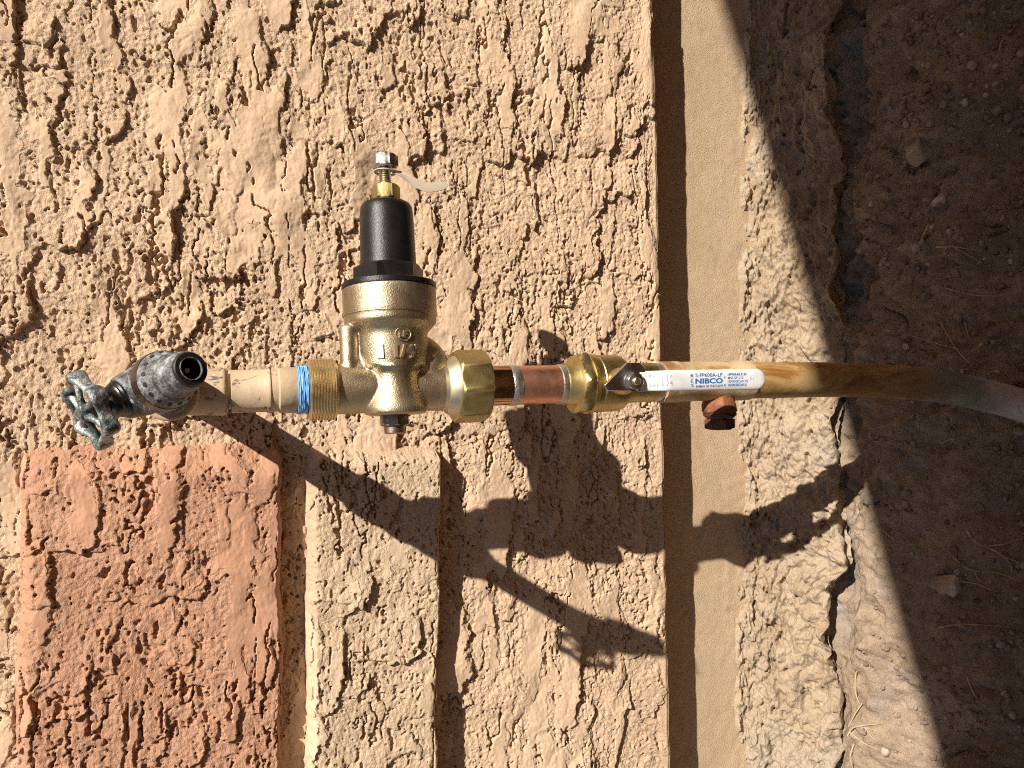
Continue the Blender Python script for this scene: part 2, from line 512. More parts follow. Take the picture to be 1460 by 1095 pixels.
qs = qq[::3]; es = (edge_q * .6 + .036 * qq)[::3]
rows = []
for k, (dp, d) in enumerate(((0, -1.5), (-.8, -6), (-1.5, -14), (-2, -52))):
    rows.append(W(P1 + es + dp - 1.2, qs, np.full(len(qs), d)))
grid_mesh('stucco_return', np.stack(rows, 0), 'stucco_tan', house)
quadbox(-2000, P0, -2500, 2500, -2.5, -60)
quadbox(P0, P1 - 20, -2500, Q0, -2.5, -60)
quadbox(P0, P1 + 16, Q1, 2500, -2.5, -60)
obj('outer_wall', mb, 'stucco_tan', house)

def popout(name, p0, p1, qtop, hgt, seed, mat, bev, left, right, label):
    """raised stucco band: eased top end, soft left side, sharp right arris"""
    q = np.arange(qtop - 14, 520, STEP)
    p = np.concatenate([np.arange(p0 - 10, p1 - 6, STEP), np.arange(p1 - 6, p1 + 5, .55)])
    hh, fl = stucco((len(q), len(p)), STEP, seed, .8)
    Pg, Qg = np.meshgrid(p, q)
    wob = field((len(q), 1), STEP, 40, 1, seed + 3)[:, 0][:, None] * 1.1 + field((len(q), 1), STEP, 5, 1, seed + 4)[:, 0][:, None] * .5
    wobp = field((1, len(p)), STEP, 1, 30, seed + 5)[0][None] * 1.5
    dl = Pg - p0 + wob * .8; dr = p1 - Pg + wob; dt = Qg - qtop + wobp
    # round the corners
    cr_ = 16.0
    cx = np.clip(cr_ - dr, 0, None); cy = np.clip(cr_ - dt, 0, None)
    corner = cr_ - np.hypot(cx, cy)
    de_r = np.where((cx > 0) & (cy > 0), corner, dr)
    def prof(x, w): return np.sqrt(np.clip(1 - (1 - np.clip(x / w, 0, 1)) ** 2, 0, 1))
    f = prof(dl, left) * prof(de_r, right) * (prof(dt, bev) * .6 + .4 * sst(0, bev * .9, dt))
    inn = np.minimum(np.minimum(dl, dr), dt)
    d = -9 + f * (hgt + 9) + hh * (.3 + .7 * sst(0, 10, inn)) * sst(-2, 3, inn) - 6 * (1 - sst(-3, 1, inn))
    o = grid_mesh(name, W(Pg, Qg, d), mat, house, fl)
    o['label'] = label
popout('trim_band', -465, -241, 58, 22, 11, 'stucco_red', 36, 18, 6, 'terracotta red painted stucco trim band')
popout('trim_band', -219, -84, 64, 23, 13, 'stucco_pale', 20, 12, 5, 'pale tan painted stucco trim band')

# unseen overhang, added to block part of the skylight
mb = MB(); quadbox(-2060, -2040, -2500, 2500, 640, -60); obj('sky_block_soffit', mb, 'stucco_pale', house)
mb = MB(); quadbox(-2220, -2035, -2500, 2500, 670, 640); obj('sky_block_fascia', mb, 'stucco_red', house)
mb = MB(); quadbox(-2040, -2000, -2500, 2500, -2.5, -60); obj('frieze', mb, 'stucco_tan', house)
# recessed painted stem wall
st = 2.6
ps = np.arange(150, 372, st); qs2 = np.arange(-620, 620.1, st)
Pg, Qg = np.meshgrid(ps, qs2)
sh_ = Pg.shape
d = -52 + .35 * field(sh_, st, 40, 40, 31) + .10 * field(sh_, st, 7, 6, 32)
d += .5 * sst(300, 350, Pg + 8 * field(sh_, st, 60, 30, 34)) * (1 + .35 * field(sh_, st, 7, 7, 35) + .25 * field(sh_, st, 4, 4, 36))
grid_mesh('stem_wall', W(Pg, Qg, d), 'stem_paint', house)

# rough hand-poured footing whose toe comes forward as it goes down
st = 1.5
u = 165 * np.linspace(0, 1, 140) ** .85; qs3 = np.arange(-560, 560.1, st)
Ug, Qg = np.meshgrid(u, qs3); sh_ = Ug.shape
rag = field((len(qs3), 1), st, 110, 1, 41) * 9 + field((len(qs3), 1), st, 34, 1, 42) * 4
k = np.clip((Ug) / 150.0, 0, 1.1)
pc = 334 + 92 * k + (rag + 3.0 * field(sh_, st, 14, 14, 44) + 1.5 * field(sh_, st, 6, 6, 51)) * sst(.35, 1, k)
dc = -56 + 92 * k ** 2.0 + 6 * sst(0, .12, k)
tongue = 22 * np.exp(-((Qg - 212) / 34) ** 2) * sst(.4, 1, k)
dc = dc + tongue
nz = 3.8 * field(sh_, st, 40, 28, 45) + 2.3 * field(sh_, st, 15, 12, 46) + 1.6 * field(sh_, st, 6, 5.5, 47) + 1.0 * field(sh_, st, 3.0, 2.8, 48)
nz += -9 * sst(1.6, 2.0, field(sh_, st, 24, 11, 49) + .3 * field(sh_, st, 5, 5, 52)) - 3.5 * sst(1.3, 1.8, field(sh_, st, 7, 5, 50))
nz += 3 * sst(.8, 1.3, field(sh_, st, 18, 16, 53) + .25 * field(sh_, st, 5, 5, 54))
env = sst(.0, .16, k)
end = sst(.94, 1.08, k)
nn = np.sqrt(1 + (2 * k) ** 2)
dc = dc + nz * env / nn - 40 * end
pc = pc - nz * env * 2 * k / nn + 6 * end
grid_mesh('footing', W(pc, Qg, dc), 'concrete', house)

# ------------------------------------------------------------------ ground
st = 2.5
dv = np.concatenate([np.arange(-60, 420, st), np.linspace(424, 1000, 60), np.geomspace(1030, 60000, 40)])
qv = np.concatenate([-np.geomspace(60000, 700, 40), np.linspace(-690, -604, 18), np.arange(-600, 600.1, st), np.linspace(604, 690, 18), np.geomspace(700, 60000, 40)])
Dg, Qg = np.meshgrid(dv, qv); sh_ = Dg.shape
prof_d = np.array([-60, 0, 20, 42, 60, 75, 100, 140, 180, 220, 300, 430, 600, 900, 60000.])
prof_p = np.array([442, 448, 458, 460, 447, 451, 468, 500, 548, 592, 615, 605, 540, 485, 485.])
pg = np.interp(Dg, prof_d, prof_p)
pg = np.where(np.abs(Qg) > 500, pg + (485 - pg) * sst(500, 1200, np.abs(Qg)) , pg)
near = sst(900, 350, 0) * 0 + (1 - sst(380, 900, Dg)) * (1 - sst(600, 690, np.abs(Qg)))
nz = 9 * field(sh_, st, 90, 90, 61) + 5 * field(sh_, st, 38, 38, 62) + 3.2 * field(sh_, st, 16, 16, 63) + 2.6 * field(sh_, st, 9, 9, 64) + 1.8 * field(sh_, st, 5.5, 5.5, 65)
nz += -4 * sst(1.2, 1.8, field(sh_, st, 14, 14, 66))
clod = field(sh_, st, 20, 20, 67)
nz += 6 * sst(1.1, 1.35, clod)
# smooth packed shoulder beside the footing on the far side, with a crack line
sm = sst(60, 190, Qg) * (1 - sst(150, 190, Dg))
nz = nz * (1 - .35 * sm) - 9 * (1 - sst(.03, .1, np.abs(field(sh_, st, 60, 60, 68) + .3 * field(sh_, st, 14, 14, 69)))) * sst(0, .6, field(sh_, st, 70, 70, 70)) * sst(40, 70, Dg)
pg = pg - sm * 16 * sst(0, 60, Dg)
pg = pg - nz * np.clip(near, .04, 1)
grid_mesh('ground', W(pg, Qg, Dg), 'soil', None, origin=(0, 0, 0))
bpy.data.objects['ground']['kind'] = 'structure'

_gp = (dv, qv, pg)
def ground_p(q, d):
    i = int(np.argmin(abs(qv - q))); j = int(np.argmin(abs(dv - d)))
    return pg[i, j]

# ------------------------------------------------------------------ unseen block wall, added to cast the shade over the trench
gw_c = W(0, -1128, 1200)
phi = math.radians(20.2)
ux, uy = np.array([math.cos(phi), math.sin(phi), 0]), np.array([-math.sin(phi), math.cos(phi), 0])
gz = Z0 - .485
top = Z0 + 1.333
shade_wall = thing('added_shade_wall', (gw_c[0], gw_c[1], gz), 'unseen block wall added to cast shade over the trench', 'wall')
def gbox(a0, a1, b0, b1, z0, z1):
    v = [np.array([gw_c[0], gw_c[1], 0]) + ux * a + uy * b + np.array([0, 0, z]) for z in (z0, z1) for a, b in ((a0, b0), (a1, b0), (a1, b1), (a0, b1))]
    return MB().add(np.array(v), [(3, 2, 1, 0), (4, 5, 6, 7), (0, 1, 5, 4), (1, 2, 6, 5), (2, 3, 7, 6), (3, 0, 4, 7)])
obj('core', gbox(-3.2, 2.4, -.14, -.006, gz - .2, top - .06), 'block_paint', shade_wall)
nrow = int((top - .06 - gz) / .2)
rh = (top - .06 - gz) / nrow
for r in range(nrow):
    a = -3.2 - (.2 if r % 2 else 0)
    while a < 2.4:
        a0, a1 = max(a, -3.2), min(a + .39, 2.4)
        if a1 - a0 > .05: obj('block', gbox(a0 + .004, a1 - .004, -.02, 0, gz + r * rh + .004, gz + (r + 1) * rh - .004), 'block_paint', shade_wall)
        a += .4
obj('coping', gbox(-3.22, 2.42, -.16, .012, top - .06, top), 'block_paint', shade_wall)

# ------------------------------------------------------------------ text
def text_mesh(body, size, bold=0.0, extrude=0.0, align='LEFT', sub=None):
    cu_ = bpy.data.curves.new('lettering', 'FONT')
    cu_.body = body; cu_.size = size; cu_.offset = bold; cu_.extrude = extrude; cu_.align_x = align; cu_.resolution_u = 3
    ob = bpy.data.objects.new('tmp', cu_); S.collection.objects.link(ob)
    dg = bpy.context.evaluated_depsgraph_get()
    me = bpy.data.meshes.new_from_object(ob.evaluated_get(dg))
    v = np.zeros(len(me.vertices) * 3); me.vertices.foreach_get('co', v)
    f = [tuple(p.vertices) for p in me.polygons]
    bpy.data.objects.remove(ob); bpy.data.curves.remove(cu_); bpy.data.meshes.remove(me)
    return v.reshape(-1, 3), f
def fit_text(body, s0, s1, n_top, n_bot, o, bold=0.0, ex=.05):
    """flat lettering laid between s0..s1 and n_top..n_bot"""
    v, f = text_mesh(body, 1.0, bold, ex)
    lo, hi = v.min(0), v.max(0)
    s = s0 + (v[:, 0] - lo[0]) / (hi[0] - lo[0]) * (s1 - s0)
    n = n_bot - (v[:, 1] - lo[1]) / (hi[1] - lo[1]) * (n_bot - n_top)
    return MB().add(np.stack([s, n, o + v[:, 2]], -1), f)

# ------------------------------------------------------------------ painted pipe and tee at the top of the run
TS = -332.0
R_ = lambda lean=0.0: (lambda v: run(v, lean))
pt = thing('painted_pipe', run((TS, 0, -165)), 'short tan painted steel pipe and tee joining the spigot to the blue taped thread', 'pipe')
mb = MB()
mb.lathe([(-36, 18), (-35, 19.5), (-18, 19.5), (-16, 18.5), (16, 18.5), (18, 19.5), (33, 19.5), (34, 18)], (TS, 0, 0), (0, 0, 1), 48)
mb.lathe([(-4, 17), (22, 17.5), (36, 18.3), (38, 17)], (TS, 0, 0), (1, 0, 0), 48)
mb.lathe([(-19, 5), (-17, 13), (-12, 17), (0, 18.5)], (TS, 0, 0), (1, 0, 0), 32)
obj('tee', mb, 'pipe_paint', pt, R_(), fuse=.0009, smooth=8)
obj('wall_pipe', MB().lathe([(-168, 15.5), (-30, 15.5)], (TS, 0, 0), (0, 0, 1), 40), 'pipe_paint', pt, R_())
obj('nipple', MB().lathe([(30, 15.6), (38.6, 15.8), (39.0, 13.6), (40.6, 13.6), (41.2, 16.4), (66, 16.5), (67, 17.2), (69, 17.3), (70, 16.4), (76, 16.5)], (TS, 0, 0), (1, 0, 0), 56), 'pipe_paint', pt, R_())
def flats(t, r, th): return np.where(np.cos(th - 2.4) > .93, r * .93 / np.clip(np.cos(th - 2.4), .93, 1), r)
obj('bushing', MB().lathe([(75, 16.5), (76, 17.8), (89, 18.0), (90.5, 17.2)], (TS, 0, 0), (1, 0, 0), 56, flats), 'pipe_paint', pt, R_())
tp = [(89, 16)]
for k in range(11):
    tp += [(89.5 + k, 19.0 + .35 * math.sin(k * 2.1)), (90 + k, 18.6 + .3 * math.sin(k * 1.3))]
tp += [(103, 16)]
obj('thread_tape', MB().lathe(tp, (TS, 0, 0), (1, 0, 0), 56, lambda t, r, th: r + .3 * np.sin(5 * th + t) + .2 * np.sin(13 * th + 3 * t)), 'blue_tape', pt, R_())

# ------------------------------------------------------------------ pressure regulator
LEAN = 0.092
RV = -166.5
reg = thing('pressure_regulator', run((RV, 38, 0), LEAN), 'cast bronze water pressure regulator with black bonnet and large union nut', 'valve')
rt = R_(LEAN)
mb = MB()
U = (0, -1, 0)                                     # bonnet direction
# bonnet-side dome, neck, waist and flared foot (t measured towards the bonnet)
mb.lathe([(-22.5, 20), (-21.5, 24.3), (-17, 24.6), (-10, 22.2), (-2, 19.6), (6, 18.8), (11, 19), (16, 22)], (RV, 0, 8), U, 72)
mb.lathe([(8, 16), (13.5, 20.5), (15, 27), (17, 28.5), (28, 29.2), (42, 29.6), (45.5, 30.5), (49.5, 34.5), (52, 37.2), (54, 37.6), (58, 37.6), (59.5, 38.3), (80.8, 38.4), (81.6, 37.6)], (RV, 0, 0), U, 72)
mb.lathe([(-48, 20.2), (-40, 20.2), (10, 19.6), (46, 20), (48, 21)], (RV, 0, 0), (1, 0, 0), 56)
# shoulders
mb.lathe([(0, 21), (10, 22), (18, 21.5), (26, 18.3), (33, 14.3), (38, 10), (42, 5), (44, 1)], (RV + 29, 0, -5), U, 40)
mb.lathe([(0, 17), (14, 17), (24, 14), (28, 8)], (RV - 27, 0, -3), U, 40)
mb.lathe([(10, 7.4), (48, 7.4), (50, 6.4), (51, 4)], (RV - 35.5, 0, 6), U, 32)
obj('body', mb, 'cast_bronze', reg, rt, fuse=.0009, smooth=5)
obj('seam_ring', MB().lathe([(58.6, 37.5), (58.8, 38.6), (59.5, 38.6), (59.7, 37.5)], (RV, 0, 0), U, 72), 'cast_bronze', reg, rt)
tp = [(-68.5, 15), (-68, 22.6)]
for k in range(9):
    tp += [(-67 + k * 2.25, 24.6), (-66.3 + k * 2.25, 24.6), (-65.6 + k * 2.25, 23.2), (-65.1 + k * 2.25, 23.2)]
tp += [(-46.5, 22.5), (-45.5, 20)]
obj('threaded_end', MB().lathe(tp, (RV, 0, 0), (1, 0, 0), 72), 'machined_brass', reg, rt)
obj('bottom_plug', MB().hexagon(21.5, 31, 10.6, (RV, 0, 0), (0, 1, 0), 1.2).lathe([(30.5, 8.6), (36.6, 8.4), (37.4, 7.4)], (RV, 0, 0), (0, 1, 0), 40), 'plug_steel', reg, rt)
obj('bonnet_flange', MB().lathe([(81.4, 38.0), (81.8, 38.8), (85.3, 38.8), (86, 38.0)], (RV, 0, 0), U, 72), 'black_coat', reg, rt)
obj('bonnet', MB().hexagon(85.5, 100.5, 25.3, (RV, 0, 0), U, 1.6, turn=.52, seg=96).lathe([(99.5, 23.4), (103, 23.0), (145, 22.0), (150, 21.5), (153, 19.8), (154.6, 17), (155, 12)], (RV, 0, 0), U, 72), 'black_coat', reg, rt)
obj('washer', MB().lathe([(154.6, 9.6), (157.2, 9.6)], (RV, 0, 0), U, 40), 'zinc_bolt', reg, rt)
obj('lock_nut', MB().hexagon(157, 169.5, 10.3, (RV, 0, 0), U, 1.2, turn=.25), 'nut_brass', reg, rt)
tp = [(168, 3)]
for k in range(9):
    tp += [(168.5 + k * 1.9, 5.2), (169.4 + k * 1.9, 4.2)]
tp += [(187, 3)]
bolt = obj('adjusting_screw', MB().lathe(tp, (RV, 0, 0), U, 32), 'zinc_bolt', reg, rt)
obj('screw_head', MB().hexagon(184.8, 195.5, 9.8, (RV, 0, 0), U, 1.0, turn=.2), 'zinc_bolt', bolt, rt)
# union nut, collar and tailpiece
obj('union_collar', MB().lathe([(40, 20), (43, 20.6), (44.5, 22.6), (48, 24.2), (50.5, 25.8), (52, 26.2), (54, 24)], (RV, 0, 0), (1, 0, 0), 64), 'mark_bronze', reg, rt)
obj('union_nut', MB().hexagon(51.5, 78.5, 28.8, (RV, 0, 0), (1, 0, 0), 2.0, turn=.1963, seg=96, sides=8), 'nut_brass', reg, rt)
obj('tailpiece', MB().lathe([(77, 17.4), (90, 17.4), (101.5, 17.3), (102, 16)], (RV, 0, 0), (1, 0, 0), 64), 'tail_copper', reg, R_())
obj('solder_ring', MB().lathe([(100, 17.2), (101, 17.7), (105, 17.8), (108.8, 17.3), (109.5, 16)], (RV, 0, 0), (1, 0, 0), 64, lambda t, r, th: r + .12 * np.sin(4 * th + t)), 'solder', reg, R_())
# raised casting marks on the neck
def on_neck(body, cs, ctop, cbot, width):
    v, f = text_mesh(body, 1.0, .03, .5)
    lo, hi = v.min(0), v.max(0)
    x = cs + (v[:, 0] - (lo[0] + hi[0]) / 2) / (hi[0] - lo[0]) * width
    n = cbot - (v[:, 1] - lo[1]) / (hi[1] - lo[1]) * (cbot - ctop)
    rad = np.interp(-n, [17, 45], [28.5, 29.6]) + np.where(v[:, 2] > 0, 1.6, -.8)
    a = x / 29.0
    return MB().add(np.stack([RV + rad * np.sin(a), n, rad * np.cos(a)], -1), f)
obj('casting_mark', on_neck('1', -15.0, -32.5, -21.6, 5.6), 'mark_bronze', reg, rt)
obj('casting_mark', on_neck('1/4"', 7.0, -32.5, -21.6, 22), 'mark_bronze', reg, rt)
obj('casting_mark', on_neck('LF', 3.5, -43.0, -37.4, 6.5), 'mark_bronze', reg, rt)
ring = []
for k in range(40):
    a = 2 * math.pi * k / 40
    x, n = 3.5 + 6.2 * math.cos(a), -40.2 + 5.2 * math.sin(a)
    ring.append((RV + 30.0 * math.sin(x / 29), n, 30.0 * math.cos(x / 29)))
obj('casting_ring', MB().tube(ring, .55, 8, closed=True), 'cast_bronze', reg, rt)

# clear plastic tie round the adjusting screw
tie = MB()
pts = []
for k in range(25):
    a = 2 * math.pi * k / 24
    pts.append((RV + 6.2 * math.cos(a), -181.2 + .6 * math.cos(a), 6.2 * math.sin(a)))
th = np.array(pts)
V = np.concatenate([th + (0, -.35, 0), th + (0, .35, 0), (th - (RV, 0, 0)) * (1.5, 1, 1.5) + (RV, .35, 0), (th - (RV, 0, 0)) * (1.5, 1, 1.5) + (RV, -.35, 0)])
F = []
for k in range(24):
    for r in range(4):
        a, b = r * 25, ((r + 1) % 4) * 25
        F.append((a + k, a + k + 1, b + k + 1, b + k))
tie.add(V, F)
L = []
for k in range(25):
    x = k / 24
    s = RV + 6.5 + 46 * x
    n = -181.0 + 2 * x + 10.5 * (sst(0, .62, x)) - 3.0 * sst(.6, 1, x)
    hw = 4.6 * (1 - .15 * x) * (1 if x < .85 else max(.12, math.sqrt(max(0, 1 - ((x - .85) / .15) ** 2))))
    tw = .7 + .85 * sst(0, .35, x)
    L.append(((s, n, 3.0 + 3 * x), (0, math.sin(tw), math.cos(tw)), (0, math.cos(tw), -math.sin(tw)), hw, .45))
tie.loft(L, 12, 3)
o = obj('plastic_tie', tie, 'plastic_tie', None, rt, origin=run((RV, -181, 0), LEAN))
tag(o, 'small clear plastic tag looped round the regulator screw above the brass nut', 'tag')

# ------------------------------------------------------------------ short copper pipe
cp = obj('copper_pipe', MB().lathe([(-58.5, 16.2), (-58, 17.0), (-16.5, 17.0), (-16, 16.2)], (0, 0, 0), (1, 0, 0), 64), 'copper', None, R_(), origin=run((-38, 0, 0)))
tag(cp, 'short bright copper pipe between the union nut and the ball valve', 'pipe')

# ------------------------------------------------------------------ ball valve
bv = thing('ball_valve', run((90, 0, 0)), 'brass ball valve with white lever handle along the pipe', 'valve')
obj('solder_ring', MB().lathe([(-20.5, 16.4), (-19.8, 17.6), (-17, 18.0), (-13.7, 17.6), (-13, 16)], (0, 0, 0), (1, 0, 0), 64, lambda t, r, th: r + .15 * np.sin(3 * th + t)), 'solder', bv, R_())
obj('inlet_hub', MB().lathe([(-14.5, 18.2), (-13.5, 18.6), (-4, 19.0), (-1.5, 21.0), (0, 22)], (0, 0, 0), (1, 0, 0), 64), 'valve_brass', bv, R_())
obj('hex_end', MB().hexagon(-3.5, 9, 25.4, (0, 0, 0), (1, 0, 0), 3.4, turn=.9, seg=96, sides=6), 'valve_brass', bv, R_())
obj('body', MB().lathe([(7, 24), (7.6, 27.0), (11, 27.2), (11.6, 26.2), (13.4, 26.2), (13.6, 25.4), (16.8, 25.4), (17.4, 26.0), (38, 25.8), (42, 24.4), (47, 20.4), (49.5, 18.2)], (0, 0, 0), (1, 0, 0), 72), 'valve_brass', bv, R_())
obj('outlet_hub', MB().lathe([(47, 18.6), (77, 18.3), (78.2, 17.2)], (0, 0, 0), (1, 0, 0), 64), 'valve_brass', bv, R_())
obj('solder_ring', MB().lathe([(76.5, 16.5), (77.5, 18.0), (81, 18.2), (85.5, 17.0), (86.5, 15)], (0, 0, 0), (1, 0, 0), 64, lambda t, r, th: r + .2 * np.sin(3 * th + t)), 'solder', bv, R_())
SX, SN = 30.5, -2.0
obj('stem_boss', MB().lathe([(18, 12), (31, 12), (34, 10.8), (36.5, 9), (45, 8.4)], (SX, SN, 0), (0, 0, 1), 48), 'valve_brass', bv, R_())
# lever: bright bracket plate, white coated grip
plate = [(3.5, 0.5), (5.7, 5.6), (40.5, 6.9), (45.0, -0.2), (42.3, -11.2), (37.4, -17.7), (24.6, -17.8)]
def extrude(poly, o0, o1):
    nP = len(poly)
    v = [(a, b, o0) for a, b in poly] + [(a, b, o1) for a, b in poly]
    f = [tuple(range(nP - 1, -1, -1)), tuple(range(nP, 2 * nP))] + [(i, (i + 1) % nP, nP + (i + 1) % nP, nP + i) for i in range(nP)]
    return MB().add(v, f)
LO = 47.0
lever = obj('lever', extrude(plate, LO - 3, LO), 'chrome', bv, R_())
bvm = lever.modifiers.new('b', 'BEVEL'); bvm.width = .0007; bvm.segments = 2
secs = []
S0, S1 = 37.0, 162.8
xs = list(np.linspace(S0, S1 - 9.5, 40)) + [S1 - 9.5 * (1 - math.sin(a)) for a in np.linspace(.12, math.pi / 2, 12)]
for s in xs:
    o = LO - 1.5 + 6.5 * sst(43, 62, s)
    n0 = -1.75 + .35 * sst(60, 150, s)
    hw = 8.7 + .5 * sst(44, 72, s) + .35 * sst(105, 135, s)
    e = max(0.0, (s - S1 + 9.5) / 9.5)
    hw = hw * math.sqrt(max(.004, 1 - e * e))
    ht = 2.2 + 1.3 * sst(43, 58, s)
    secs.append(((s, n0, o), (0, 1, 0), (0, 0, 1), hw, ht * (1 - .35 * e ** 4)))
grip = obj('grip', MB().loft(secs, 40, 3.2), 'white_vinyl', lever, R_())
OT = LO + 8.56
INK = lambda *a, **k: obj('lettering', fit_text(*a, **k), 'blue_ink', lever, R_())
INK('S-FP600A-LF', 87.2, 115.0, -7.7, -4.4, OT, .004)
INK('NIBCO', 87.0, 115.6, -3.3, 1.4, OT, .035)
INK('AHEAD OF THE FLOW', 87.4, 115.4, 2.5, 4.3, OT, .0)
INK('NPW/AAB 2150', 120.8, 140.6, -7.4, -5.2, OT, .012)
INK('MSS SP-110', 120.8, 137.4, -4.3, -2.1, OT, .012)
INK('NSF/ANSI/CAN 372', 120.8, 142.4, -1.2, 1.0, OT, .012)
INK('NSF/ANSI/CAN 61', 120.8, 140.6, 1.9, 4.1, OT, .012)
INK('\u00ae', 116.6, 118.5, -4.6, -2.7, OT)
INK('\u00ae', 116.6, 118.5, 2.2, 4.1, OT)
obj('lettering', fit_text('51', 144.3, 148.2, -3.8, -.6, OT), 'grey_ink', lever, R_())
v, f = text_mesh('cUPC\u00ae', 1.0, .01, .05)
lo, hi = v.min(0), v.max(0)
yy = (v[:, 0] - lo[0]) / (hi[0] - lo[0]); xx = (v[:, 1] - lo[1]) / (hi[1] - lo[1])
obj('lettering', MB().add(np.stack([84.9 - xx * 2.8, 3.8 - yy * 11.0, OT + v[:, 2]], -1), f), 'blue_ink', lever, R_())
def slope_o(s): return LO - 1.5 + 6.5 * sst(43, 62, s) + (2.2 + 1.3 * sst(43, 58, s)) + .12
for body, a, b, c, dd_ in (('FP', 45.5, 50.5, -7.0, -4.2), ('OFF', 45.5, 53.0, .6, 3.4), ('1\u00bc', 55, 64, -6.8, 2.8)):
    mbt = fit_text(body, a, b, c, dd_, 0, 0, .03)
    vv = mbt.v[0]; vv[:, 2] += slope_o(vv[:, 0])
    obj('lettering', mbt, 'grey_ink', lever, R_())
nutp = obj('handle_nut', MB().hexagon(LO - .2, LO + 5.2, 6.9, (SX, SN, 0), (0, 0, 1), .8, turn=.3).lathe([(LO - .1, 8.6), (LO + .8, 8.6), (LO + 1.0, 8.2)], (SX, SN, 0), (0, 0, 1), 40), 'chrome', bv, R_())
obj('stem_tip', MB().lathe([(LO, 3.6), (LO + 7.2, 3.5), (LO + 7.8, 2.9)], (SX, SN, 0), (0, 0, 1), 24), 'machined_brass', nutp, R_())

# ------------------------------------------------------------------ riser from the ground
rs = thing('supply_pipe', run((560, 22, 40)), 'stained copper supply pipe rising out of the dirt with rusty drain nipple', 'pipe')
cl = [(84, 0, 0), (140, 0, 0), (200, .4, 0), (260, .8, 0), (320, 2, 1), (380, 5.5, 4), (430, 11, 9), (480, 20, 17), (525, 32, 26), (565, 46, 38), (600, 62, 52), (640, 84, 70)]
def cat(pts, n):
    P = np.array(pts, float); out = []
    for i in range(len(P) - 1):
        a, b, c, d = P[max(i - 1, 0)], P[i], P[i + 1], P[min(i + 2, len(P) - 1)]
        for k in range(n):
            x = k / n
            out.append(.5 * ((2 * b) + (c - a) * x + (2 * a - 5 * b + 4 * c - d) * x * x + (3 * b - a - 3 * c + d) * x ** 3))
    out.append(P[-1]); return out
obj('riser', MB().tube(cat(cl, 6), 17.9, 48), 'riser_stain', rs, R_())
mb = MB()
mb.lathe([(84, 17.6), (85, 19.4), (104, 19.6), (107, 18.9), (166, 18.9), (170, 19.7), (184, 19.5), (185.5, 18.2)], (0, 0, 0), (1, 0, 0), 56)
obj('coupling', mb, 'coupling_paint', rs, R_())
mb = MB()
mb.lathe([(0, 13.0), (14, 13.6), (17, 14.4), (23, 16.2), (29, 16.6), (30, 15.8), (31, 15.2)], (151.5, 0, 0), (.0, 1, 0), 48, lambda t, r, th: r + .35 * np.sin(3 * th + t * .4) + .2 * np.sin(7 * th + t))
dr = obj('drain_nipple', mb, 'rust', rs, R_())
mb = MB()
mb.lathe([(30.4, 14.4), (31.6, 15.9), (33.4, 15.6), (36, 12.8), (36.5, 12)], (151.5, 0, 0), (0.02, 1, 0), 48)
mb.hexagon(36, 47, 10.8, (152, 0, 0), (0, 1, 0), 1.2, turn=.3, sides=4)
obj('drain_plug', mb, 'rust_dark', dr, R_())

# ------------------------------------------------------------------ hose bib
hb_c = np.array([-340.0, 6.0, 292.0])              # body centre, (p, q, d)
hb_o = np.array([.49, -.22, .845]); hb_o /= np.linalg.norm(hb_o)
hb_s = np.array([-.80, .36, .47]); hb_s /= np.linalg.norm(hb_s)
T0 = np.array([-332.0, 9.2, 190.0])
pqd = lambda v: W(v[:, 0], v[:, 1], v[:, 2])
hb = thing('hose_bib', W(*T0), 'weathered hose bib with green six lobed handle and outlet facing out', 'faucet')
mb = MB()
ax = hb_c - T0; LL = np.linalg.norm(ax)
mb.lathe([(0, 15.5), (14, 15.5), (16, 12.5), (LL - 18, 12.5), (LL, 14)], T0, ax, 40)
mb.lathe([(-15, 4), (-13, 9), (-8, 13), (0, 15), (8, 13.5), (13, 12.5)], hb_c, hb_s, 40)
mb.lathe([(-6, 12), (4, 13.5), (13, 13.8), (16, 13.2)], hb_c, hb_o, 40)
obj('body', mb, 'old_zinc', hb, pqd, fuse=.0009, smooth=6)
mb = MB()
mb.lathe([(9, 10.5), (11, 11.2), (14, 11.2), (15, 10.2), (16, 10.2), (17, 9.4), (20, 9.2), (21, 7.5)], hb_c, hb_s, 40)
obj('packing_nut', mb, 'stem_metal', hb, pqd)
obj('valve_stem', MB().lathe([(20, 4.6), (30, 4.2)], hb_c, hb_s, 24), 'stem_metal', hb, pqd)
# lobed handwheel
WC = hb_c + hb_s * 32.0
e1 = np.array([0, 1.0, 0]); e1 -= hb_s * (e1 @ hb_s); e1 /= np.linalg.norm(e1); e2 = np.cross(hb_s, e1)
mb = MB()
N = 120
secs = []
for k in range(N + 1):
    a = 2 * math.pi * k / N
    lobe = (.5 + .5 * math.cos(6 * a)) ** 1.3
    er = math.cos(a) * e1 + math.sin(a) * e2
    secs.append((WC + (16.8 + 3.4 * lobe) * er - hb_s * 1.5, er, hb_s, 1.6 + 1.3 * lobe, 3.4 + 1.6 * lobe))
mb.loft(secs, 20, 3.6)
for k in range(6):
    a = 2 * math.pi * k / 6
    dv_ = math.cos(a) * e1 + math.sin(a) * e2
    mb.tube([WC + dv_ * 4 + hb_s * 1.5, WC + dv_ * 9 + hb_s * .8, WC + dv_ * 18 - hb_s * .8], [2.3, 1.7, 2.2], 10)
mb.lathe([(-4, 5), (1, 5.4), (3, 4.8), (4, 3.6)], WC, hb_s, 32)
wheel = obj('handwheel', mb, 'old_handle', hb, pqd, fuse=.00055, smooth=2)
obj('handle_screw', MB().lathe([(3.2, 3.4), (5.2, 3.3), (6.0, 2.2)], WC, hb_s, 24), 'old_zinc', wheel, pqd)
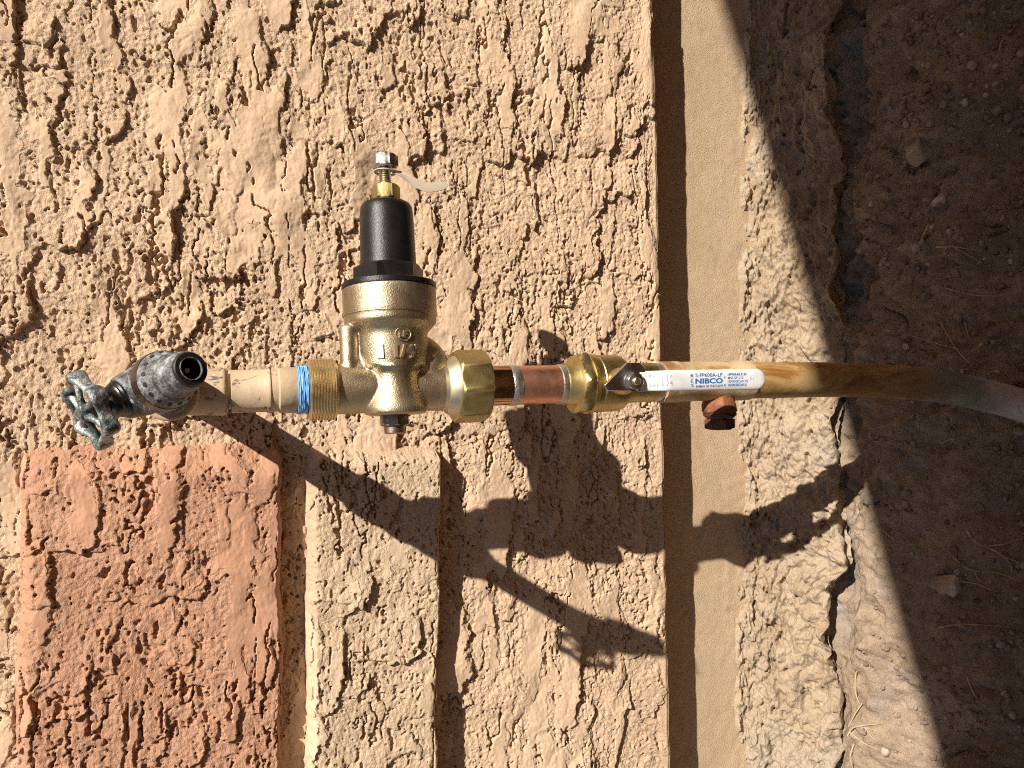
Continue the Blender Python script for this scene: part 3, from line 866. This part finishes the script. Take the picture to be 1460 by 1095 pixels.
# vacuum breaker on the outlet
def knurl(t, r, th): return r + .32 * np.sin(30 * th + t * 4)
vb = obj('vacuum_breaker', MB().lathe([(14, 12.5), (15.5, 16.0), (17, 16.6), (18.2, 16.2), (19.4, 16.6), (20.6, 16.2), (22.0, 16.6), (23, 16.4)], hb_c, hb_o, 90, knurl), 'old_zinc', hb, pqd)
obj('collar_band', MB().lathe([(22.6, 16.3), (23, 16.9), (29, 16.9), (29.4, 16.3)], hb_c, hb_o, 72), 'band_bronze', vb, pqd)
obj('vent_ring', MB().lathe([(29.0, 15.8), (29.4, 16.5), (31, 16.5), (37, 13.6), (38, 12.4), (40, 12.6), (41.5, 11.8), (43, 12.3), (44.5, 11.5), (46, 12.0), (48, 11.2), (53, 10.6), (55, 10.0), (55.4, 9.4), (55.4, 6.6), (40, 6.6), (29.0, 9)], hb_c, hb_o, 72, closed=True), 'old_zinc', vb, pqd)
f1 = np.array([1.0, 0, 0]); f1 -= hb_o * (f1 @ hb_o); f1 /= np.linalg.norm(f1); f2 = np.cross(hb_o, f1)
for k in range(16):
    a = 2 * math.pi * k / 16
    dv_ = math.cos(a) * f1 + math.sin(a) * f2
    pos = hb_c + hb_o * 33.9 + dv_ * 14.6
    nrm = dv_ * .9 + hb_o * .44
    obj('vent_hole', MB().lathe([(0, 1.3), (.75, 1.3)], pos, nrm, 14), 'hole_shade', vb, pqd)  # solid dark disc painted as the shaded inside of a vent
mb = MB()
mb.lathe([(55.0, 9.6), (56.6, 9.4), (57.2, 8.9), (57.2, 6.3), (56.4, 6.0), (49.0, 5.9), (40.8, 5.9), (40.8, 9.0), (54, 9.2)], hb_c, hb_o, 56, closed=True)
obj('outlet_washer', mb, 'black_rubber', vb, pqd)
obj('outlet_lip', MB().lathe([(56.5, 6.5), (57.6, 6.4), (57.6, 6.0), (56, 5.85), (56, 6.4)], hb_c, hb_o, 56, closed=True), 'old_zinc', vb, pqd)
obj('outlet_shade_disc', MB().lathe([(38, 6.2), (42, 6.2)], hb_c, hb_o, 40), 'hole_shade', vb, pqd)  # near-black disc, colours the outlet bore as if in deep shade
obj('check_pin', MB().lathe([(41, 1.5), (52.5, 1.5), (53.2, .9)], hb_c, hb_o, 20), 'pin_brass', vb, pqd)

# ------------------------------------------------------------------ roots, straw, stones, gravel
rng = random.Random(5)
nrng = np.random.default_rng(9)
def ground_pt(q, d, lift=0.0):
    return np.array([ground_p(q, d) - lift, q, d])
def root(name, qd, rad, mat, label, kind_='root', lift=3.0, group=None, forks=()):
    pts = []
    n = len(qd)
    for i, (q, d) in enumerate(qd):
        wv = math.sin(math.pi * i / (n - 1)) if n > 1 else 0
        pts.append(ground_pt(q + rng.uniform(-2, 2), d + rng.uniform(-2, 2), 1.0 + lift * wv + rng.uniform(0, 1.5)))
    P = cat_(pts, 5)
    mb = MB().tube(P, np.linspace(rad, rad * .45, len(P)), 7)
    for i, dq, dd2 in forks:
        a = P[int(i * (len(P) - 1))]
        e = ground_pt(a[1] + dq, a[2] + dd2, 4)
        mid = (a + e) / 2 + np.array([-2, rng.uniform(-4, 4), rng.uniform(-4, 4)])
        Q = cat_([a, mid, e], 5)
        mb.tube(Q, np.linspace(rad * .7, rad * .3, len(Q)), 6)
    o = obj(name, mb, mat, None, pqd, origin=W(*pts[0]))
    tag(o, label, kind_, group)
def cat_(pts, n): return cat(pts, n)

def stone_mb(c, r, seed):
    g = np.random.default_rng(seed)
    nl, ns = (3, 5) if r < 1.8 else (4, 6) if r < 3 else (6, 9) if r < 5 else (14, 22)
    sc = np.array([1, g.uniform(.75, 1.25), g.uniform(.6, .9)])
    V = [(0, 0, 1)]
    for i in range(1, nl):
        a = math.pi * i / nl
        for k in range(ns):
            b = 2 * math.pi * k / ns
            V.append((math.sin(a) * math.cos(b), math.sin(a) * math.sin(b), math.cos(a)))
    V.append((0, 0, -1))
    V = np.array(V)
    for _ in range(5):
        ax_ = g.standard_normal(3); ax_ /= np.linalg.norm(ax_); off = g.uniform(.55, .9)
        dd_ = V @ ax_
        V = np.where((dd_ > off)[:, None], V - (dd_ - off)[:, None] * ax_ * .85, V)
    V = V * sc * r
    q, _r = np.linalg.qr(g.standard_normal((3, 3)))
    V = V @ q.T + np.array(c)
    F = [(0, 1 + k, 1 + (k + 1) % ns) for k in range(ns)]
    for i in range(nl - 2):
        for k in range(ns):
            a, b = 1 + i * ns, 1 + (i + 1) * ns
            F.append((a + k, b + k, b + (k + 1) % ns, a + (k + 1) % ns))
    e = len(V) - 1; l = 1 + (nl - 2) * ns
    F += [(l + k, e, l + (k + 1) % ns) for k in range(ns)]
    return V, F

ROOTS = [
    ([(-164, 132), (-164, 141), (-160, 147), (-145, 156)], 1.25, 'root_bark', 'pale forked root above the pipe in shaded dirt, like a small tripod', 'root', ((.4, 10, -4), (.6, 6, 16))),
    ([(-186, 125), (-173, 122), (-161, 119)], 1.4, 'root_bark', 'short straight twig beside the pale forked root in the shade', 'twig', ()),
    ([(-77, 128), (-45, 142), (-31, 155)], 1.2, 'root_bark', 'long thin branching root just above the bend of the pipe', 'root', ((.5, -17, -40),)),
    ([(-76, 142), (-64, 145), (-47, 149)], .9, 'root_bark', 'thin root running beside the long branching root above the pipe bend', 'root', ()),
    ([(67, 71), (69, 90), (83, 107)], 1.0, 'root_bark', 'crossed pair of thin rootlets in the shade just below the pipe', 'root', ((.45, -12, 30),)),
    ([(64, 125), (61, 136), (65, 146)], .9, 'root_bark', 'thin level rootlet under the green stained stretch of pipe', 'root', ()),
    ([(32, 151), (45, 153), (56, 156)], .9, 'root_bark', 'short hanging rootlet close under the bend of the pipe', 'root', ()),
    ([(154, 145), (172, 159), (184, 171), (195, 179), (207, 177)], 1.5, 'root_bark', 'thick hooked root in the darkest dirt below the pipe bend', 'root', ((.35, -12, 22), (.6, 12, 14))),
    ([(190, 143), (206, 153), (211, 167), (216, 183)], 1.5, 'root_bark', 'long knotted greenish root below the thick hooked root', 'root', ((.4, 14, 8),)),
    ([(222, 150), (225, 159), (231, 167)], .9, 'straw', 'thin yellowish rootlet beside the pinkish clod', 'root', ()),
    ([(167, 83), (174, 93), (186, 104)], .9, 'root_bark', 'single straight rootlet crossing the shaded bank near the sunlit clod', 'root', ()),
    ([(274, 137), (268, 156), (269, 178)], 1.2, 'root_bark', 'pale root lying level in the dark below the pinkish clod', 'root', ((.4, 9, 12),)),
    ([(334, 72), (352, 62), (372, 60), (386, 64)], 1.2, 'straw', 'sunlit bent yellow straw on the dirt beside the footing', 'straw', ()),
    ([(384, 68), (399, 63), (414, 60)], 1.0, 'straw', 'thin sunlit straw tip next to the bent yellow straw', 'straw', ()),
    ([(424, 60), (413, 70), (410, 90)], .9, 'straw', 'sunlit tangle of dry rootlets near the white pebble', 'root', ((.2, 12, 26), (.5, -9, 20), (.7, 10, 16))),
    ([(436, 62), (452, 60), (470, 62)], 1.0, 'straw', 'dry straw leading down into the hollow by the footing', 'straw', ()),
    ([(-421, 165), (-396, 168), (-373, 166)], 1.0, 'root_bark', 'thin upright root in the far shaded gravel above', 'root', ()),
    ([(327, 158), (346, 162), (364, 172)], 1.0, 'root_bark', 'slanting rootlet in the deep shade past the sunlit bank', 'root', ()),
    ([(-118, 131), (-109, 151), (-104, 173)], 1.2, 'root_bark', 'level root between the forked root and the pipe bend', 'root', ((.5, -10, 12),)),
    ([(-294, 91), (-303, 105), (-302, 124)], .9, 'root_bark', 'fine rootlet on the pale shaded clod near the footing', 'root', ()),
]
for qd, rad, mt, lab, ct, fk in ROOTS:
    root({'root': 'root', 'twig': 'twig', 'straw': 'dry_straw'}[ct], qd, rad, mt, lab, ct, 4.0, 'roots and straw in the dirt', fk)

STONES = [(431, 96, 7, 'white sunlit pebble on the bank of dirt', 'stone'), (-218, 127, 8.5, 'pale flat stone in the shaded dirt above the forked root', 'stone'),
          (-253, 172, 6, 'round pinkish pebble at the edge of the shaded gravel', 'stone'), (-146, 139, 6.5, 'small tan stone under the forked root', 'stone'),
          (-158, 174, 5.5, 'small round pebble beyond the forked root', 'stone'), (-282, 107, 15, 'pale grey crumbly clod in the shade near the footing', 'clod'),
          (226, 141, 15, 'pinkish grey clod in deep shade below the pipe', 'clod'), (133, 71, 11, 'sunlit clod standing up in the pipe shadow', 'clod'),
          (-349, 118, 6, 'tan pebble among the upper shaded gravel nearest the footing', 'stone'), (-317, 165, 7, 'squarish stone in the upper shaded gravel', 'stone'),
          (-372, 149, 5.5, 'brown pebble beside the squarish stone', 'stone'), (-413, 101, 6.5, 'grey pebble highest up along the shaded dirt', 'stone')]
for k, (q, d, r, lab, ct) in enumerate(STONES):
    c = ground_pt(q, d, r * .35)
    v, f = stone_mb(c, r, 100 + k)
    if ct == 'clod':
        g = np.random.default_rng(300 + k); u_ = (v - c) / r
        for _ in range(14):
            w_ = g.normal(0, 1, 3) * g.uniform(2, 7); v = v + (u_ * (np.sin(u_ @ w_ + g.uniform(0, 6)) * r * .045)[:, None])
    o = obj('dirt_clod' if ct == 'clod' else 'stone', MB().add(v, f), 'clod' if ct == 'clod' else ('white_stone' if 'white' in lab or 'pale' in lab else 'stone'), None, pqd, sharp=50, origin=W(*c))
    tag(o, lab, ct, 'stones in the dirt')

mb = MB()
for k in range(7500):
    q = nrng.uniform(-560, 560); d = nrng.uniform(40, 340)
    if q > -130 and nrng.random() < .5: continue
    if d < 95 and nrng.random() < .75: continue
    if d < 130 and q > 40 and nrng.random() < .8: continue
    r = 1.0 + 1.15 * nrng.exponential(1.0)
    if nrng.random() < .03: r = nrng.uniform(3, 6)
    if r > 6.5: continue
    v, f = stone_mb(ground_pt(q, d, r * .4), r, 1000 + k)
    mb.add(v, f)
o = obj('gravel', mb, 'stone', None, pqd, sharp=50)
tag(o, 'fine mixed gravel and grit scattered over the shaded dirt', 'gravel', kind='stuff')

mb = MB()
for k in range(520):
    q = nrng.uniform(-560, 560); d = nrng.uniform(62, 330)
    r = 2.0 + 1.9 * nrng.exponential(1.0)
    if r > 8: continue
    v, f = stone_mb(ground_pt(q, d, r * .3), r if r < 4.9 else 4.9, 9000 + k)
    mb.add(v + nrng.normal(0, r * .07, v.shape), f)
o = obj('soil_crumbs', mb, 'soil', None, pqd, sharp=30)
tag(o, 'loose crumbs of brown dirt lying over the trench floor', 'dirt', kind='stuff')
